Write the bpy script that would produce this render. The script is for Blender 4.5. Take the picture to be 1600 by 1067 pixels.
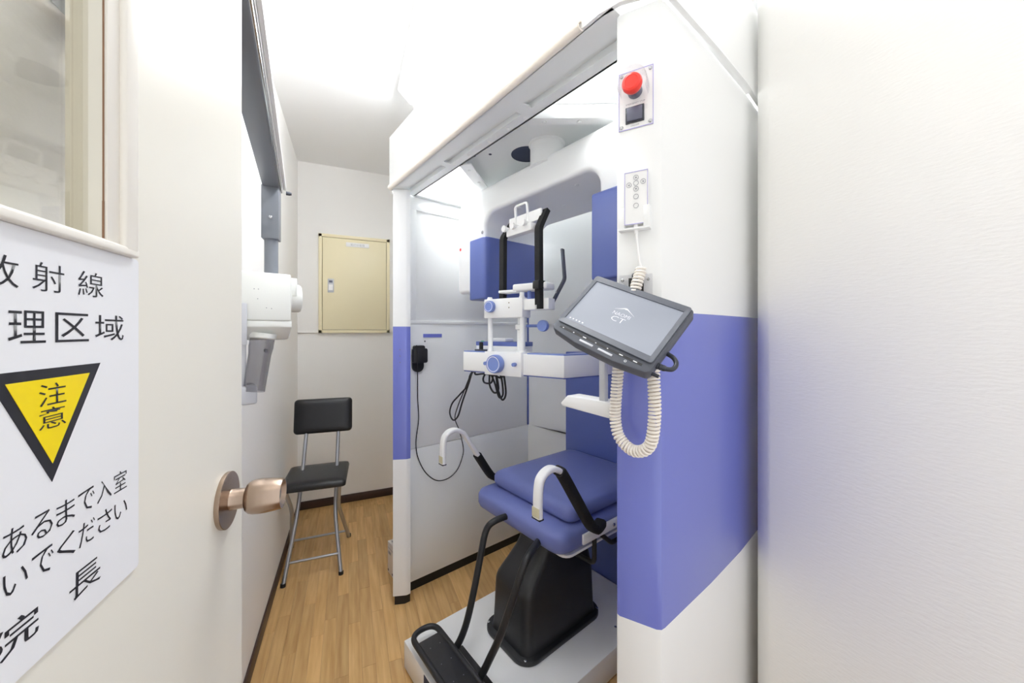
import bpy, bmesh, math, random
from mathutils import Vector, Matrix
random.seed(7)
R = math.radians
for o in list(bpy.data.objects):
    bpy.data.objects.remove(o, do_unlink=True)
scn = bpy.context.scene
COL = scn.collection

# ------------------------------------------------------------------ camera
CAM_H = 1.2
YAW = math.atan2(254, 578)
cam_data = bpy.data.cameras.new('camera')
cam_data.sensor_fit = 'HORIZONTAL'
cam_data.sensor_width = 36.0
cam_data.lens = 578 * 36.0 / 1600.0
cam_data.shift_y = -(533.5 - 518.0) / 1600.0
cam_data.clip_start = 0.02
cam = bpy.data.objects.new('camera', cam_data)
cam.location = (0, 0, CAM_H)
cam.rotation_euler = (R(90), 0, -YAW)
COL.objects.link(cam)
scn.camera = cam

# ------------------------------------------------------------------ world, lights, exposure
world = bpy.data.worlds.new('world')
scn.world = world
world.use_nodes = True
wb = world.node_tree.nodes['Background']
wb.inputs[0].default_value = (0.99, 0.995, 1.0, 1)
wb.inputs[1].default_value = 1.3

def area_light(name, loc, size, size_y, power, rot=(0, 0, 0), color=(1, 1, 1)):
    l = bpy.data.lights.new(name, 'AREA')
    l.shape = 'RECTANGLE'; l.size = size; l.size_y = size_y
    l.energy = power; l.color = color
    o = bpy.data.objects.new(name, l)
    o.location = loc; o.rotation_euler = rot
    COL.objects.link(o)
    return o
# unseen fill light added above the camera to brighten what it sees
area_light('added_fill_light', (0.05, -0.10, 2.32), 0.5, 0.6, 1.0, color=(1.0, 0.985, 0.965))

scn.view_settings.view_transform = 'Standard'
scn.view_settings.look = 'None'
scn.view_settings.gamma = 1.0
scn.view_settings.use_curve_mapping = False
scn.view_settings.exposure = 0.0
TUBE_STRENGTH = 122.0
scn.cycles.max_bounces = 16
scn.cycles.diffuse_bounces = 14
scn.cycles.transparent_max_bounces = 16

# ------------------------------------------------------------------ materials
MATS = {}
def srgb(r, g, b):
    f = lambda c: (c / 255 / 12.92) if c / 255 <= 0.04045 else ((c / 255 + 0.055) / 1.055) ** 2.4
    return (f(r), f(g), f(b), 1)
def mat(name, col, rough=0.5, metal=0.0, bump=0.0, bscale=200, spec=0.5, coat=0.0, emit=0.0, aniso=None, vary=0.0):
    m = bpy.data.materials.new(name)
    m.use_nodes = True
    nt = m.node_tree
    b = nt.nodes['Principled BSDF']
    b.inputs['Base Color'].default_value = col
    b.inputs['Roughness'].default_value = rough
    b.inputs['Metallic'].default_value = metal
    b.inputs['Specular IOR Level'].default_value = spec
    b.inputs['Coat Weight'].default_value = coat
    tc = nt.nodes.new('ShaderNodeTexCoord')
    if emit:
        b.inputs['Emission Color'].default_value = col
        b.inputs['Emission Strength'].default_value = emit
    if vary:
        n = nt.nodes.new('ShaderNodeTexNoise'); n.inputs['Scale'].default_value = 3.0; n.inputs['Detail'].default_value = 4
        nt.links.new(tc.outputs['Object'], n.inputs['Vector'])
        mx = nt.nodes.new('ShaderNodeMix'); mx.data_type = 'RGBA'
        mx.inputs['A'].default_value = tuple(c * (1 - vary) for c in col[:3]) + (1,)
        mx.inputs['B'].default_value = col
        nt.links.new(n.outputs['Fac'], mx.inputs['Factor'])
        nt.links.new(mx.outputs['Result'], b.inputs['Base Color'])
    if bump:
        n = nt.nodes.new('ShaderNodeTexNoise'); n.inputs['Scale'].default_value = bscale; n.inputs['Detail'].default_value = 3
        mp = nt.nodes.new('ShaderNodeMapping')
        if aniso: mp.inputs['Scale'].default_value = aniso
        nt.links.new(tc.outputs['Object'], mp.inputs['Vector'])
        nt.links.new(mp.outputs['Vector'], n.inputs['Vector'])
        bp = nt.nodes.new('ShaderNodeBump'); bp.inputs['Strength'].default_value = bump; bp.inputs['Distance'].default_value = 0.002
        nt.links.new(n.outputs['Fac'], bp.inputs['Height'])
        nt.links.new(bp.outputs['Normal'], b.inputs['Normal'])
    MATS[name] = m
    return m

mat('wallpaper', srgb(245, 244, 241), 0.75, bump=0.4, bscale=170, aniso=(0.35, 0.35, 1.3), spec=0.25)
mat('wallpaper_plaster', srgb(240, 239, 237), 0.75, bump=0.25, bscale=130, aniso=(0.5, 0.5, 1.0), spec=0.25)
mat('wallpaper_plain', srgb(237, 236, 234), 0.8, bump=0.12, bscale=300, spec=0.2)
mat('ceiling_white', srgb(241, 241, 241), 0.85, bump=0.08, bscale=250, spec=0.2)
mat('baseboard_brown', srgb(62, 44, 38), 0.5, bump=0.1, bscale=80)
mat('door_cream', srgb(231, 228, 218), 0.32, vary=0.04, spec=0.4)
mat('molding_white', srgb(233, 229, 221), 0.35, bump=0.08, bscale=60)
mat('bare_wood', srgb(138, 104, 80), 0.6, bump=0.2, bscale=150)
mat('machine_white', srgb(240, 241, 241), 0.32, bump=0.02, bscale=500, spec=0.45)
mat('machine_panel', srgb(236, 238, 238), 0.38, bump=0.02, bscale=500, spec=0.4)
mat('machine_blue', srgb(112, 122, 202), 0.2, bump=0.01, bscale=500, spec=0.6, coat=0.3)
mat('machine_blue_shade', srgb(88, 103, 168), 0.33, bump=0.02, bscale=500, spec=0.45)  # machine blue darkened: shade inside the scanner is put into the colour
mat('knob_blue', srgb(118, 138, 200), 0.3)
mat('vinyl_blue', srgb(108, 118, 176), 0.42, bump=0.12, bscale=350, spec=0.4)
mat('vinyl_black', srgb(26, 27, 31), 0.32, bump=0.12, bscale=350)
mat('plastic_black', srgb(30, 31, 34), 0.38, bump=0.15, bscale=500)
mat('foam_black', srgb(24, 24, 26), 0.85, bump=0.6, bscale=220)
mat('rubber_black', srgb(22, 22, 24), 0.55)
mat('plastic_white', srgb(238, 238, 238), 0.3)
mat('guard_cream', srgb(238, 230, 220), 0.55, bump=0.03)
mat('cord_cream', srgb(240, 234, 226), 0.45)
mat('cord_white', srgb(240, 240, 240), 0.45)
mat('chrome', srgb(190, 192, 196), 0.22, 1.0)
mat('steel_tube', srgb(176, 178, 184), 0.35, 0.85)
mat('bronze', srgb(176, 156, 140), 0.26, 1.0, bump=0.05, bscale=300, aniso=(1, 1, 12))
mat('panel_cream', srgb(236, 226, 192), 0.35, bump=0.05, bscale=300, spec=0.4)
mat('seam_dark', srgb(120, 110, 80), 0.7)
mat('xray_cream', srgb(234, 236, 232), 0.4, bump=0.05, bscale=300)
mat('xray_grey', srgb(118, 122, 130), 0.38)
mat('xray_dark', srgb(70, 74, 86), 0.4)
mat('bracket_grey', srgb(196, 198, 204), 0.4)
mat('monitor_grey', srgb(84, 88, 98), 0.4)
mat('monitor_dark', srgb(50, 54, 64), 0.35)
mat('sign_white', srgb(232, 233, 237), 0.35)
mat('print_black', srgb(34, 34, 40), 0.5)
mat('print_grey', srgb(140, 140, 150), 0.5)
mat('print_lilac', srgb(176, 170, 220), 0.5)
mat('print_white', srgb(245, 245, 248), 0.5)
mat('sign_yellow', srgb(240, 214, 0), 0.4)
mat('stop_red', srgb(240, 58, 48), 0.3)
mat('switch_grey', srgb(96, 98, 116), 0.35)
mat('carton', srgb(216, 210, 206), 0.7, bump=0.05)
mat('green_led', srgb(90, 200, 140), 0.4)
mat('void_dark', srgb(48, 56, 84), 0.6)
mat('beige_tip', srgb(206, 200, 170), 0.5)

def mat_emit(name, col, s):
    m = bpy.data.materials.new(name); m.use_nodes = True
    nt = m.node_tree; nt.nodes.remove(nt.nodes['Principled BSDF'])
    e = nt.nodes.new('ShaderNodeEmission'); e.inputs[0].default_value = col; e.inputs[1].default_value = s
    nt.links.new(e.outputs[0], nt.nodes['Material Output'].inputs[0]); MATS[name] = m
mat_emit('lamp_tube', (0.965, 0.985, 1.0, 1), TUBE_STRENGTH)
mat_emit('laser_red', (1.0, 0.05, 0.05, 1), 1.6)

def mat_glass(name, tint, rough, ior=1.5):
    m = bpy.data.materials.new(name); m.use_nodes = True
    nt = m.node_tree; nt.nodes.remove(nt.nodes['Principled BSDF'])
    fr = nt.nodes.new('ShaderNodeFresnel')
    ge = nt.nodes.new('ShaderNodeNewGeometry')          # same index on both faces of a thin pane
    mi = nt.nodes.new('ShaderNodeMix'); mi.data_type = 'FLOAT'
    mi.inputs['A'].default_value = ior; mi.inputs['B'].default_value = 1.0 / ior
    nt.links.new(ge.outputs['Backfacing'], mi.inputs['Factor']); nt.links.new(mi.outputs['Result'], fr.inputs[0])
    tr = nt.nodes.new('ShaderNodeBsdfTransparent'); tr.inputs[0].default_value = tint
    gl = nt.nodes.new('ShaderNodeBsdfGlossy'); gl.inputs['Roughness'].default_value = rough
    mx = nt.nodes.new('ShaderNodeMixShader')
    nt.links.new(fr.outputs[0], mx.inputs[0]); nt.links.new(tr.outputs[0], mx.inputs[1]); nt.links.new(gl.outputs[0], mx.inputs[2])
    nt.links.new(mx.outputs[0], nt.nodes['Material Output'].inputs[0]); MATS[name] = m
mat_glass('window_glass', (0.93, 0.92, 0.88, 1), 0.02)
mat_glass('smoked_acrylic', (0.78, 0.775, 0.785, 1), 0.05)
mat_glass('clear_acrylic', (0.97, 0.97, 0.98, 1), 0.03)

def mat_wood():
    m = bpy.data.materials.new('floor_wood'); m.use_nodes = True
    nt = m.node_tree; b = nt.nodes['Principled BSDF']
    b.inputs['Roughness'].default_value = 0.34
    tc = nt.nodes.new('ShaderNodeTexCoord'); oi = nt.nodes.new('ShaderNodeObjectInfo')
    mp = nt.nodes.new('ShaderNodeMapping'); mp.inputs['Scale'].default_value = (60, 4, 10)
    ad = nt.nodes.new('ShaderNodeVectorMath'); ad.operation = 'ADD'
    sc = nt.nodes.new('ShaderNodeVectorMath'); sc.operation = 'SCALE'; sc.inputs['Scale'].default_value = 3.0
    nt.links.new(oi.outputs['Location'], sc.inputs[0])
    nt.links.new(tc.outputs['Object'], ad.inputs[0]); nt.links.new(sc.outputs[0], ad.inputs[1])
    nt.links.new(ad.outputs[0], mp.inputs['Vector'])
    n = nt.nodes.new('ShaderNodeTexNoise'); n.inputs['Scale'].default_value = 1.0; n.inputs['Detail'].default_value = 5
    nt.links.new(mp.outputs[0], n.inputs['Vector'])
    r1 = nt.nodes.new('ShaderNodeValToRGB')
    r1.color_ramp.elements[0].position = 0.3; r1.color_ramp.elements[0].color = srgb(188, 146, 90)
    r1.color_ramp.elements[1].position = 0.7; r1.color_ramp.elements[1].color = srgb(216, 178, 122)
    nt.links.new(n.outputs['Fac'], r1.inputs[0])
    hs = nt.nodes.new('ShaderNodeHueSaturation')
    mr = nt.nodes.new('ShaderNodeMapRange'); mr.inputs['To Min'].default_value = 0.86; mr.inputs['To Max'].default_value = 1.1
    nt.links.new(oi.outputs['Random'], mr.inputs['Value']); nt.links.new(mr.outputs[0], hs.inputs['Value'])
    nt.links.new(r1.outputs[0], hs.inputs['Color']); nt.links.new(hs.outputs[0], b.inputs['Base Color'])
    MATS['floor_wood'] = m
mat_wood()
mat('floor_base', srgb(150, 108, 62), 0.6, vary=0.2)

def mat_screen():
    m = bpy.data.materials.new('screen'); m.use_nodes = True
    nt = m.node_tree; b = nt.nodes['Principled BSDF']
    tc = nt.nodes.new('ShaderNodeTexCoord'); sp = nt.nodes.new('ShaderNodeSeparateXYZ')
    nt.links.new(tc.outputs['Generated'], sp.inputs[0])
    ma = nt.nodes.new('ShaderNodeMath'); ma.operation = 'SUBTRACT'
    nt.links.new(sp.outputs[0], ma.inputs[0]); nt.links.new(sp.outputs[1], ma.inputs[1])
    r = nt.nodes.new('ShaderNodeValToRGB')
    e = r.color_ramp.elements
    e[0].position = 0.0; e[0].color = srgb(158, 163, 175); e[1].position = 0.6; e[1].color = srgb(172, 177, 189)
    nt.links.new(ma.outputs[0], r.inputs[0])
    b.inputs['Base Color'].default_value = srgb(70, 74, 82)
    b.inputs['Roughness'].default_value = 0.5
    nt.links.new(r.outputs[0], b.inputs['Emission Color']); b.inputs['Emission Strength'].default_value = 0.8
    MATS['screen'] = m
mat_screen()

# ------------------------------------------------------------------ mesh helpers
def bm_new(): return bmesh.new()
def finish(name, bm, m, parent=None, smooth=True, angle=35):
    bmesh.ops.recalc_face_normals(bm, faces=bm.faces)
    me = bpy.data.meshes.new(name)
    bm.to_mesh(me); bm.free()
    me.materials.append(MATS[m])
    if smooth:
        me.polygons.foreach_set('use_smooth', [True] * len(me.polygons))
        me.set_sharp_from_angle(angle=R(angle))
    o = bpy.data.objects.new(name, me)
    COL.objects.link(o)
    if parent: o.parent = parent
    return o
def merge(bm, tmp):
    me = bpy.data.meshes.new('tmp'); tmp.to_mesh(me); tmp.free()
    bm.from_mesh(me); bpy.data.meshes.remove(me)
def add_box(bm, a, b, bev=0.0, seg=2, M=None):
    t = bmesh.new()
    bmesh.ops.create_cube(t, size=1)
    c = [(a[i] + b[i]) / 2 for i in range(3)]; s = [abs(b[i] - a[i]) for i in range(3)]
    for v in t.verts: v.co = Vector((c[0] + v.co.x * s[0], c[1] + v.co.y * s[1], c[2] + v.co.z * s[2]))
    if bev: bmesh.ops.bevel(t, geom=t.edges[:], offset=bev, segments=seg, affect='EDGES', profile=0.5, clamp_overlap=True)
    if M is not None: t.transform(M)
    merge(bm, t)
def box(name, a, b, m, parent=None, bev=0.0, seg=2, M=None):
    bm = bmesh.new(); add_box(bm, a, b, bev, seg, M); return finish(name, bm, m, parent)
def add_prism(bm, poly, z0, z1, bev=0.0, seg=2, M=None):
    t = bmesh.new()
    lo = [t.verts.new((p[0], p[1], z0)) for p in poly]; hi = [t.verts.new((p[0], p[1], z1)) for p in poly]
    t.faces.new(lo[::-1]); t.faces.new(hi)
    n = len(poly)
    for i in range(n): t.faces.new((lo[i], lo[(i + 1) % n], hi[(i + 1) % n], hi[i]))
    bmesh.ops.recalc_face_normals(t, faces=t.faces)
    if bev: bmesh.ops.bevel(t, geom=t.edges[:], offset=bev, segments=seg, affect='EDGES', profile=0.5, clamp_overlap=True)
    if M is not None: t.transform(M)
    merge(bm, t)
def prism(name, poly, z0, z1, m, parent=None, bev=0.0, seg=2, M=None):
    bm = bmesh.new(); add_prism(bm, poly, z0, z1, bev, seg, M); return finish(name, bm, m, parent)
def rrect(x0, y0, x1, y1, r, n=6):
    pts = []
    for cx, cy, a0 in ((x1 - r, y1 - r, 0), (x0 + r, y1 - r, 90), (x0 + r, y0 + r, 180), (x1 - r, y0 + r, 270)):
        for i in range(n + 1):
            a = R(a0 + 90 * i / n); pts.append((cx + r * math.cos(a), cy + r * math.sin(a)))
    return pts
def add_lathe(bm, prof, M=None, n=28):
    t = bmesh.new(); rings = []
    for r, z in prof:
        if r < 1e-6: rings.append([t.verts.new((0, 0, z))])
        else: rings.append([t.verts.new((r * math.cos(2 * math.pi * i / n), r * math.sin(2 * math.pi * i / n), z)) for i in range(n)])
    for a, b in zip(rings, rings[1:]):
        for i in range(n):
            j = (i + 1) % n
            if len(a) == 1 and len(b) == 1: continue
            if len(a) == 1: t.faces.new((a[0], b[j], b[i]))
            elif len(b) == 1: t.faces.new((a[i], a[j], b[0]))
            else: t.faces.new((a[i], a[j], b[j], b[i]))
    if M is not None: t.transform(M)
    merge(bm, t)
def lathe(name, prof, m, parent=None, M=None, n=28):
    bm = bmesh.new(); add_lathe(bm, prof, M, n); return finish(name, bm, m, parent)
def smooth_path(pts, n=8):
    P = [Vector(p) for p in pts]
    if len(P) < 3: return P
    out = []
    for i in range(len(P) - 1):
        p0 = P[max(i - 1, 0)]; p1 = P[i]; p2 = P[i + 1]; p3 = P[min(i + 2, len(P) - 1)]
        for k in range(n):
            t = k / n
            out.append(0.5 * ((2 * p1) + (p2 - p0) * t + (2 * p0 - 5 * p1 + 4 * p2 - p3) * t * t + (-p0 + 3 * p1 - 3 * p2 + p3) * t ** 3))
    out.append(P[-1]); return out
def round_path(pts, r, n=6):
    """polyline with rounded corners"""
    P = [Vector(p) for p in pts]; out = [P[0]]
    for i in range(1, len(P) - 1):
        a = (P[i - 1] - P[i]); b = (P[i + 1] - P[i])
        d = min(r, a.length * 0.49, b.length * 0.49)
        A = P[i] + a.normalized() * d; Bq = P[i] + b.normalized() * d
        for k in range(n + 1):
            t = k / n; out.append((1 - t) ** 2 * A + 2 * t * (1 - t) * P[i] + t * t * Bq)
    out.append(P[-1]); return out
def add_sweep(bm, path, sec, caps=True, up=None):
    """sec: list of (a,b) offsets in the frame (side, up)"""
    t = bmesh.new(); P = [Vector(p) for p in path]; n = len(P); m = len(sec)
    T = [(P[min(i + 1, n - 1)] - P[max(i - 1, 0)]).normalized() for i in range(n)]
    ref = Vector(up) if up else (Vector((0, 0, 1)) if abs(T[0].z) < 0.9 else Vector((1, 0, 0)))
    side = T[0].cross(ref).normalized(); rings = []
    for i in range(n):
        if up: side = T[i].cross(ref).normalized()
        else: side = (side - T[i] * side.dot(T[i])).normalized()
        u = side.cross(T[i]).normalized()
        rings.append([t.verts.new(P[i] + side * a + u * b) for a, b in sec])
    for i in range(n - 1):
        for k in range(m):
            t.faces.new((rings[i][k], rings[i][(k + 1) % m], rings[i + 1][(k + 1) % m], rings[i + 1][k]))
    if caps: t.faces.new(rings[0][::-1]); t.faces.new(rings[-1])
    merge(bm, t)
def circ(r, n=12): return [(r * math.cos(2 * math.pi * i / n), r * math.sin(2 * math.pi * i / n)) for i in range(n)]
def tube(name, path, r, m, parent=None, n=12):
    bm = bmesh.new(); add_sweep(bm, path, circ(r, n)); return finish(name, bm, m, parent)
def frame(o, x, y, z):
    """4x4 from origin and three axes"""
    M = Matrix.Identity(4)
    for i, a in enumerate((x, y, z)):
        a = Vector(a)
        for k in range(3): M[k][i] = a[k]
    for k in range(3): M[k][3] = o[k]
    return M
def along(p, d):
    """matrix that puts local z along d at p"""
    d = Vector(d).normalized()
    return Matrix.Translation(Vector(p)) @ d.to_track_quat('Z', 'Y').to_matrix().to_4x4()
def text_mesh(body, size, thin=0.0):
    c = bpy.data.curves.new('t', 'FONT'); c.body = body; c.size = size
    c.align_x = 'CENTER'; c.align_y = 'CENTER'; c.offset = thin; c.resolution_u = 2
    o = bpy.data.objects.new('t', c); COL.objects.link(o)
    dg = bpy.context.evaluated_depsgraph_get()
    me = bpy.data.meshes.new_from_object(o.evaluated_get(dg))
    bpy.data.objects.remove(o); bpy.data.curves.remove(c)
    return me
def text(name, body, w, h, M, m, parent=None, thin=0.0):
    """lettering fitted to a w x h box centred on M (local xy plane, +z outward)"""
    me = text_mesh(body, 0.1, thin)
    if not me.vertices: return None
    xs = [v.co.x for v in me.vertices]; ys = [v.co.y for v in me.vertices]
    cx, cy = (min(xs) + max(xs)) / 2, (min(ys) + max(ys)) / 2
    sx = w / max(max(xs) - min(xs), 1e-6); sy = h / max(max(ys) - min(ys), 1e-6)
    for v in me.vertices: v.co = M @ Vector(((v.co.x - cx) * sx, (v.co.y - cy) * sy, 0.0))
    me.materials.clear(); me.materials.append(MATS[m])
    o = bpy.data.objects.new(name, me); COL.objects.link(o)
    if parent: o.parent = parent
    return o
def empty(name, loc=(0, 0, 0), rz=0.0):
    o = bpy.data.objects.new(name, None); o.location = loc; o.rotation_euler = (0, 0, rz)
    o.empty_display_size = 0.1
    COL.objects.link(o); return o
def tag(o, label, cat, group=None, kind=None):
    o['label'] = label; o['category'] = cat
    if group: o['group'] = group
    if kind: o['kind'] = kind
    return o
def struct(o, label=None, cat=None):
    o['kind'] = 'structure'
    if label: o['label'] = label
    if cat: o['category'] = cat
    return o
def screw(parent, p, d, r=0.004, h=0.002, m='chrome', name='screw'):
    return lathe(name, [(r, 0), (r, h * .6), (r * .7, h), (0, h)], m, parent, along(p, d), 12)

# ------------------------------------------------------------------ the room
WL, WB, CZ = -0.318, 2.85, 2.34          # left wall, back wall, ceiling height
XR, YR = 0.945, 0.5807                      # corner of the wall beside the camera
Y0 = -0.45
FAR = 1.75
struct(box('wall_left', (WL - 0.1, Y0, 0), (WL, WB + 0.1, CZ), 'wallpaper_plaster'), 'white textured wallpaper wall behind the folding chair', 'wall')
wb_ = struct(box('wall_back', (WL, WB, 0), (FAR, WB + 0.1, CZ), 'wallpaper_plain'), 'plain off-white back wall with a cream metal panel', 'wall')
box('upper_wall_layer', (WL + 0.0005, WB - 0.014, 1.192), (FAR, WB - 0.0002, CZ), 'wallpaper_plain', wb_)
struct(prism('wall_right', [(XR, Y0), (XR, YR - 0.006), (XR + 0.003, YR + 0.004), (XR + 0.032, YR + 0.046), (XR + 0.040, YR + 0.050), (FAR, YR + 0.05), (FAR, YR - 0.05), (XR + 0.1, YR - 0.05), (XR + 0.1, Y0)], 0, CZ, 'wallpaper'),
       'near white wall with finely ridged wallpaper, right of the scanner', 'wall')
struct(box('wall_far_right', (FAR, YR - 0.05, 0), (FAR + 0.1, WB + 0.1, CZ), 'wallpaper_plain'), 'off-white wall hidden behind the scanner', 'wall')
struct(box('ceiling', (WL - 0.1, Y0, CZ), (FAR + 0.1, WB + 0.1, CZ + 0.1), 'ceiling_white'), 'plain white ceiling above the scanner and lamp', 'ceiling')
fl = struct(box('floor', (WL - 0.1, Y0, -0.1), (FAR + 0.1, WB + 0.1, -0.003), 'floor_base'), 'light brown wooden strip floor', 'floor')
# floor strips
PW, PL = 0.045, 0.44
pb = bmesh.new(); add_box(pb, (0.0003, 0.0003, -0.003), (PW - 0.0003, PL - 0.0003, 0.0))
plank0 = finish('plank', pb, 'floor_wood', fl, smooth=False)
first = True
rows = int((1.10 - WL) / PW) + 1
for i in range(rows):
    off = random.random() * PL
    y = 1.0 - off
    while y < WB:
        L = min(PL, WB - y)
        ex = not (WL + i * PW > 0.5 and y > 2.3)
        if ex:
            o = plank0 if first else plank0.copy()
            if not first: COL.objects.link(o); o.parent = fl
            first = False
            o.location = (WL + i * PW, y, 0)
            o.scale = (1, L / PL, 1)
        y += PL
# baseboards
struct(box('baseboard_left', (WL, 0.3, 0), (WL + 0.008, WB, 0.055), 'baseboard_brown', bev=0.002), 'dark brown baseboard along the left wall', 'baseboard')
struct(box('baseboard_back', (WL + 0.008, WB - 0.008, 0), (FAR, WB, 0.055), 'baseboard_brown', bev=0.002), 'dark brown baseboard along the back wall', 'baseboard')

# ------------------------------------------------------------------ open door with glazing and knob
DK = Vector((-0.154, 0.614, 0)); DD = Vector((0.081, 0.997, 0)).normalized(); DN = Vector((DD.y, -DD.x, 0))
DSC = 0.82
DK = Vector((-0.1263, 0.5035, 1.2 - 1.2 * DSC))
door = empty('door_1', DK); door.scale = (DSC, DSC, DSC)
struct(door, 'cream room door standing open at the left, with glass pane', 'door')
# door local frame: x along the door (towards its free edge), y into the door thickness, z up
door.rotation_euler = (0, 0, math.atan2(DD.y, DD.x))
TE, TH = 0.062, -0.80                       # free edge, hinge edge (along x)
WX0, WX1, WZ0, WZ1 = -0.60, -0.2292, 1.2685, 1.98
DZ0, DZ1 = -0.255, 2.16   # opening of the window
TK = 0.022
bm = bmesh.new()
add_box(bm, (WX1, 0, DZ0), (TE, TK, DZ1))
add_box(bm, (TH, 0, DZ0), (WX0, TK, DZ1))
add_box(bm, (WX0, 0, DZ0), (WX1, TK, WZ0))
add_box(bm, (WX0, 0, WZ1), (WX1, TK, DZ1))
finish('door_leaf', bm, 'door_cream', door)
def molding(side):
    """stepped strips around the glazing, one side at a time"""
    bm = bmesh.new()
    if side in ('left', 'right'):
        o_ = 1 if side == 'right' else -1
        x = WX1 if side == 'right' else WX0
        def strip(a, b, y0, y1, bev, seg=2):
            lo, hi = sorted((x + o_ * a, x + o_ * b)); add_box(bm, (lo, y0, WZ0 - 0.006), (hi, y1, WZ1 + 0.006), bev, seg)
        strip(0.0006, 0.015, -0.002, 0.001, 0.0008)
        strip(0.0145, 0.0325, -0.006, 0.001, 0.003, 3)
    else:
        o_ = 1 if side == 'top' else -1
        z = WZ1 if side == 'top' else WZ0
        def strip(a, b, y0, y1, bev, seg=2):
            lo, hi = sorted((z + o_ * a, z + o_ * b)); add_box(bm, (WX0 - 0.03, y0, lo), (WX1 + 0.0330, y1, hi), bev, seg)
        strip(-0.003, 0.0, -0.001, 0.02, 0.001)
        strip(-0.001, 0.0065, -0.006, 0.001, 0.002, 3)
    return finish('window_molding', bm, 'molding_white', door)
for sd in ('left', 'right', 'top', 'bottom'): molding(sd)
bm = bmesh.new()
add_box(bm, (WX1 - 0.0006, -0.0004, 1.46), (WX1 + 0.0006, 0.0006, WZ1))
add_box(bm, (WX1 - 0.0002, -0.0003, 1.30), (WX1 + 0.0003, 0.0006, 1.46))
add_box(bm, (WX1 - 0.0005, -0.0004, WZ0), (WX1 + 0.0004, 0.0006, 1.30))
finish('bare_wood_joint', bm, 'bare_wood', door)
box('glass_pane', (WX0 - 0.002, 0.009, WZ0 - 0.002), (WX1 + 0.002, 0.012, WZ1 + 0.002), 'window_glass', door)
# knob (axis leaves the door along -y)
KM = along((0.0, 0, 0.972), (0, -1, 0))
lathe('knob_rose', [(0, 0), (0.0365, 0), (0.037, 0.001), (0.037, 0.005), (0.0363, 0.0056), (0.0355, 0.0056), (0.016, 0.0078), (0, 0.0078)], 'bronze', door, KM, 40)
kn = lathe('knob', [(0.0, 0.007), (0.0145, 0.0072), (0.0135, 0.010), (0.0130, 0.024), (0.0150, 0.0245), (0.0185, 0.0262), (0.0212, 0.0295), (0.0225, 0.034), (0.0230, 0.041), (0.0226, 0.050), (0.0214, 0.060), (0.0203, 0.067), (0.0196, 0.0685), (0.0186, 0.0685), (0.0125, 0.062), (0.0, 0.062)], 'bronze', door, KM, 40)
lathe('key_cylinder', [(0.0, 0.0615), (0.008, 0.0615), (0.008, 0.0645), (0.0, 0.0645)], 'chrome', kn, KM, 20)

# warning sign stuck to the door
sign = empty('warning_sign', DK); sign.scale = (DSC, DSC, DSC); sign.rotation_euler = door.rotation_euler
tag(sign, 'white radiation warning sign with yellow triangle and Japanese lettering on the open door', 'sign')
SX0, SX1, SZ0, SZ1 = -0.366, -0.1896, 0.997, 1.2618
SCX = (SX0 + SX1) / 2
sp = [(p[0], p[1]) for p in rrect(SX0, SZ0, SX1, SZ1, 0.003, 3)]
SM = frame((0, 0, 0), (1, 0, 0), (0, 0, 1), (0, -1, 0))       # local xy -> door x,z ; +z -> out of the door
prism('sign_board', sp, 0.0003, 0.0016, 'sign_white', sign, M=SM)
def tri(name, pts, z, m):
    prism(name, pts, 0.0016, z, m, sign, M=SM)
TCX = -0.2785
tri('triangle_border', [(TCX - 0.0427, 1.1766), (TCX + 0.0427, 1.1766), (TCX, 1.1036)], 0.0019, 'print_black')
tri('triangle_field', [(TCX - 0.0315, 1.1702), (TCX + 0.0315, 1.1702), (TCX, 1.1155)], 0.0022, 'sign_yellow')
def sign_text(body, x0, x1, z0, z1, thin=0.0, z=0.0018):
    M = SM @ Matrix.Translation(((x0 + x1) / 2, (z0 + z1) / 2, z))
    return text('lettering', body, abs(x1 - x0), abs(z1 - z0), M, 'print_black', sign, thin)
for ch, x0, x1 in (('放', -0.3255, -0.3015), ('射', -0.2928, -0.2689), ('線', -0.2571, -0.2325)):
    sign_text(ch, x0, x1, 1.2252, 1.2432, -0.0006)
for ch, x0, x1 in (('管', -0.345, -0.314), ('理', -0.308, -0.2831), ('区', -0.276, -0.2471), ('域', -0.241, -0.2094)):
    sign_text(ch, x0, x1, 1.193, 1.2126, -0.0002)
sign_text('注', -0.2890, -0.2682, 1.1531, 1.1670, -0.0004, 0.0024)
sign_text('意', -0.2890, -0.2682, 1.1384, 1.1518, -0.0004, 0.0024)
for i, ch in enumerate('許可あるまで入室'):
    x1 = -0.2055 - (7 - i) * 0.0181
    sign_text(ch, x1 - 0.0155, x1, 1.0715, 1.0872, -0.0006)
for i, ch in enumerate('しないでください'):
    x1 = -0.2050 - (7 - i) * 0.0181
    w = 0.0155
    lo, hi = (1.0495, 1.0625) if ch == 'い' else (1.0480, 1.0640)
    sign_text(ch, x1 - w, x1, lo, hi, -0.0006)
sign_text('院', -0.3215, -0.288, 1.0150, 1.0335, 0.0)
sign_text('長', -0.2647, -0.2352, 1.0145, 1.0330, 0.0)

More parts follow.
